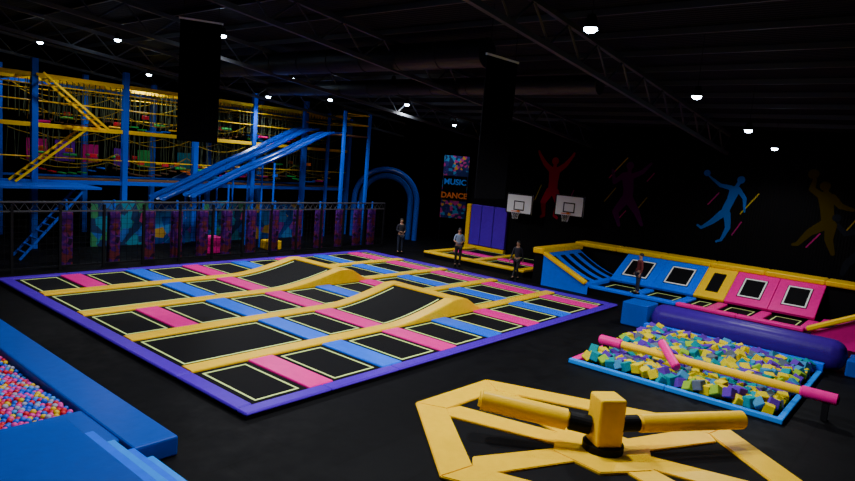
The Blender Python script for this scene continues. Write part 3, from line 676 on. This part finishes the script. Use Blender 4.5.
art('wall_figure',[[(2.6,3.3,.25),(2.6,2.6,.2)],[(2.7,3.4,.12),(3.2,3.2,.1),(3.5,3.5,.08)],[(2.6,2.6,.18),(3.0,2.1,.13),(3.1,1.7,.09)],[(2.5,2.6,.18),(2.2,2.0,.13)]],[(2.6,3.75,.18),(3.55,3.75,.15)],AG,'grey painted silhouette of a crouching player on black wall',dy=-.2)
# ---------------------------------------------------------------- people
def skin_mesh(name,verts,edges,m,parent,loc,yaw,root=0,sub=2):
    me=bpy.data.meshes.new(name);me.from_pydata([Vector(v[:3]) for v in verts],edges,[]);me.materials.append(m)
    ob=bpy.data.objects.new(name,me);C.objects.link(ob)
    md=ob.modifiers.new('Skin','SKIN');md.use_smooth_shade=True
    for i,v in enumerate(verts):
        r=v[3];ob.data.skin_vertices[0].data[i].radius=(r,r if len(v)<5 else v[4])
        ob.data.skin_vertices[0].data[i].use_root=(i==root)
    s=ob.modifiers.new('Sub','SUBSURF');s.levels=sub;s.render_levels=sub
    if parent: ob.parent=parent
    else: ob.location=loc;ob.rotation_euler=(0,0,yaw)
    return ob
def person(loc,yaw,h,shirt,trousers,label,arms='down',walk=.0,sleeve=True):
    k=h/1.75
    V=[(0,0,.95,.13,.10),(0,0,1.12,.12,.095),(0,0,1.32,.15,.10),(0,0,1.45,.10,.07),(0,-.0,1.53,.055),(0,-.01,1.60,.075,.085),(0,-.01,1.68,.078,.092),(0,0,1.74,.05)]
    E=[(i,i+1) for i in range(7)]
    for s in(-1,1):
        b=len(V);w=walk*s
        V+=[(s*.09,0,.88,.088),(s*.10,-w*.5-.01,.50,.056),(s*.10,w*.35,.10,.038),(s*.105,w*.35-.10,.03,.034)];E+=[(0,b),(b,b+1),(b+1,b+2),(b+2,b+3)]
        b=len(V)
        if arms=='front': A=[(s*.17,0,1.42,.05),(s*.23,-.02,1.17,.042),(s*.12,-.24,1.12,.03),(s*.07,-.31,1.12,.024)];fd=Vector((-s*.03,-1,0))
        else: A=[(s*.17,0,1.42,.05),(s*.23,.02+w*.2,1.15,.042),(s*.25,-.06+w*.6,.92,.03),(s*.25,-.08+w*.7,.86,.025)];fd=Vector((0,-.15,-1))
        V+=A;E+=[(3,b),(b,b+1),(b+1,b+2),(b+2,b+3)]
        hp=Vector(A[3][:3]);fd.normalize();side=Vector((0,1,0)) if arms=='down' else Vector((1,0,0))
        for j,(o_,L) in enumerate(((-.03,.07),(-.01,.08),(.01,.075),(.03,.06))):
            b2=len(V);p=hp+side*o_+fd*.04;q=p+fd*L*.5;r_=q+(fd+Vector((-s*.5,0,0))).normalized()*L*.5
            V+=[(*p,.011),(*q,.009),(*r_,.008)];E+=[(b+3,b2),(b2,b2+1),(b2+1,b2+2)]
        b2=len(V);p=hp-side*.045;q=p-side*.02+fd*.035;V+=[(*p,.011),(*q,.009)];E+=[(b+3,b2),(b2,b2+1)]
    V=[(v[0]*k,v[1]*k,v[2]*k)+tuple(r*k for r in v[3:]) for v in V]
    body=skin_mesh('person',V,E,M['skin'],None,loc,yaw);thing(body,label,'person')
    def sub(ids,scale):
        mp={i:n for n,i in enumerate(ids)};vv=[V[i][:3]+tuple(r*scale for r in V[i][3:]) for i in ids]
        ee=[(mp[a],mp[b]) for a,b in E if a in mp and b in mp];return vv,ee
    nh=4+4+4*3+2
    a1=8+4;a2=8+nh+4
    ids=[0,1,2,3,a1,a1+1,a2,a2+1]+([a1+2,a2+2] if sleeve else [])
    vv,ee=sub(ids,1.2);skin_mesh('shirt',vv,ee,shirt,body,None,0)
    l1=8;l2=8+nh
    vv,ee=sub([0,l1,l1+1,l1+2,l2,l2+1,l2+2],1.2);skin_mesh('trousers',vv,ee,trousers,body,None,0)
    for l in(l1,l2):
        p=Vector(V[l+2][:3]);bm=bmesh.new();bm_obox(bm,(p.x,p.y-.06*k,.045*k),(1,0,0),(0,1,0),(0,0,1),.10*k,.27*k,.09*k,.03*k);me=bpy.data.meshes.new('shoe');bm.to_mesh(me);bm.free();me.materials.append(M['black']);ob=bpy.data.objects.new('shoe',me);C.objects.link(ob);ob.parent=body
    def blob(name,c,r,sc,m):
        bm=bmesh.new();bmesh.ops.create_icosphere(bm,subdivisions=3,radius=r*k);
        for v in bm.verts: v.co=Vector((v.co.x*sc[0],v.co.y*sc[1],v.co.z*sc[2]))+Vector(c)*k
        me=bpy.data.meshes.new(name);bm.to_mesh(me);bm.free();me.materials.append(m)
        for p in me.polygons:p.use_smooth=True
        ob=bpy.data.objects.new(name,me);C.objects.link(ob);ob.parent=body
    blob('hair',(0,.022,1.70),.098,(.92,1,.85),M['hair'])
    for s in(-1,1):
        blob('eye',(s*.03,-.088,1.645),.011,(1,.6,.7),M['black']);blob('ear',(s*.08,0,1.63),.025,(.4,.8,1.2),M['skin'])
    blob('nose',(0,-.1,1.62),.014,(.8,1.2,1.4),M['skin']);blob('mouth',(0,-.09,1.585),.018,(1.2,.5,.3),M['red'])
S1=mat('pale_shirt',(.22,.30,.45),.8);S2=mat('dark_shirt',(.008,.008,.018),.8);S3=mat('maroon_shirt',(.12,.01,.01),.8);T1=mat('black_trousers',(.008,.008,.010),.8);T2=mat('navy_jeans',(.01,.015,.04),.8)
person((22.75,16.9,0),math.radians(-50),1.72,S1,T1,'person standing in a pale shirt and black trousers',arms='front',sleeve=False)
person((22.6,13.7,0),math.radians(-80),1.6,S2,T1,'person in dark clothes walking beside the yellow pads',walk=.25)
person((22.75,8.55,.38),math.radians(-140),1.5,S3,T2,'person in a maroon shirt standing on a blue pad',arms='down',walk=.03)
person((22.9,20.6,0),math.radians(-30),1.7,S2,T2,'person in dark clothes standing by the railing fence',arms='front')
# ---------------------------------------------------------------- world + camera
w=bpy.data.worlds.new('world');bpy.context.scene.world=w;w.use_nodes=True;w.node_tree.nodes['Background'].inputs[0].default_value=(.25,.35,.6,1);w.node_tree.nodes['Background'].inputs[1].default_value=.01
f=631;th=math.radians(7.15);ph=math.radians(4.75);az=math.radians(39.5);H=4.6
F=Vector((math.cos(th)*math.cos(az),math.cos(th)*math.sin(az),-math.sin(th)))
R0=Vector((math.sin(az),-math.cos(az),0));U0=R0.cross(F)
R=R0*math.cos(ph)+U0*math.sin(ph);U=-R0*math.sin(ph)+U0*math.cos(ph)
cd=bpy.data.cameras.new('camera');cd.sensor_width=36;cd.lens=f/855*36;cd.clip_end=200
co=bpy.data.objects.new('camera',cd);C.objects.link(co)
mt=Matrix((R,U,-F)).transposed().to_4x4();mt.translation=Vector((0,0,H));co.matrix_world=mt
bpy.context.scene.camera=co
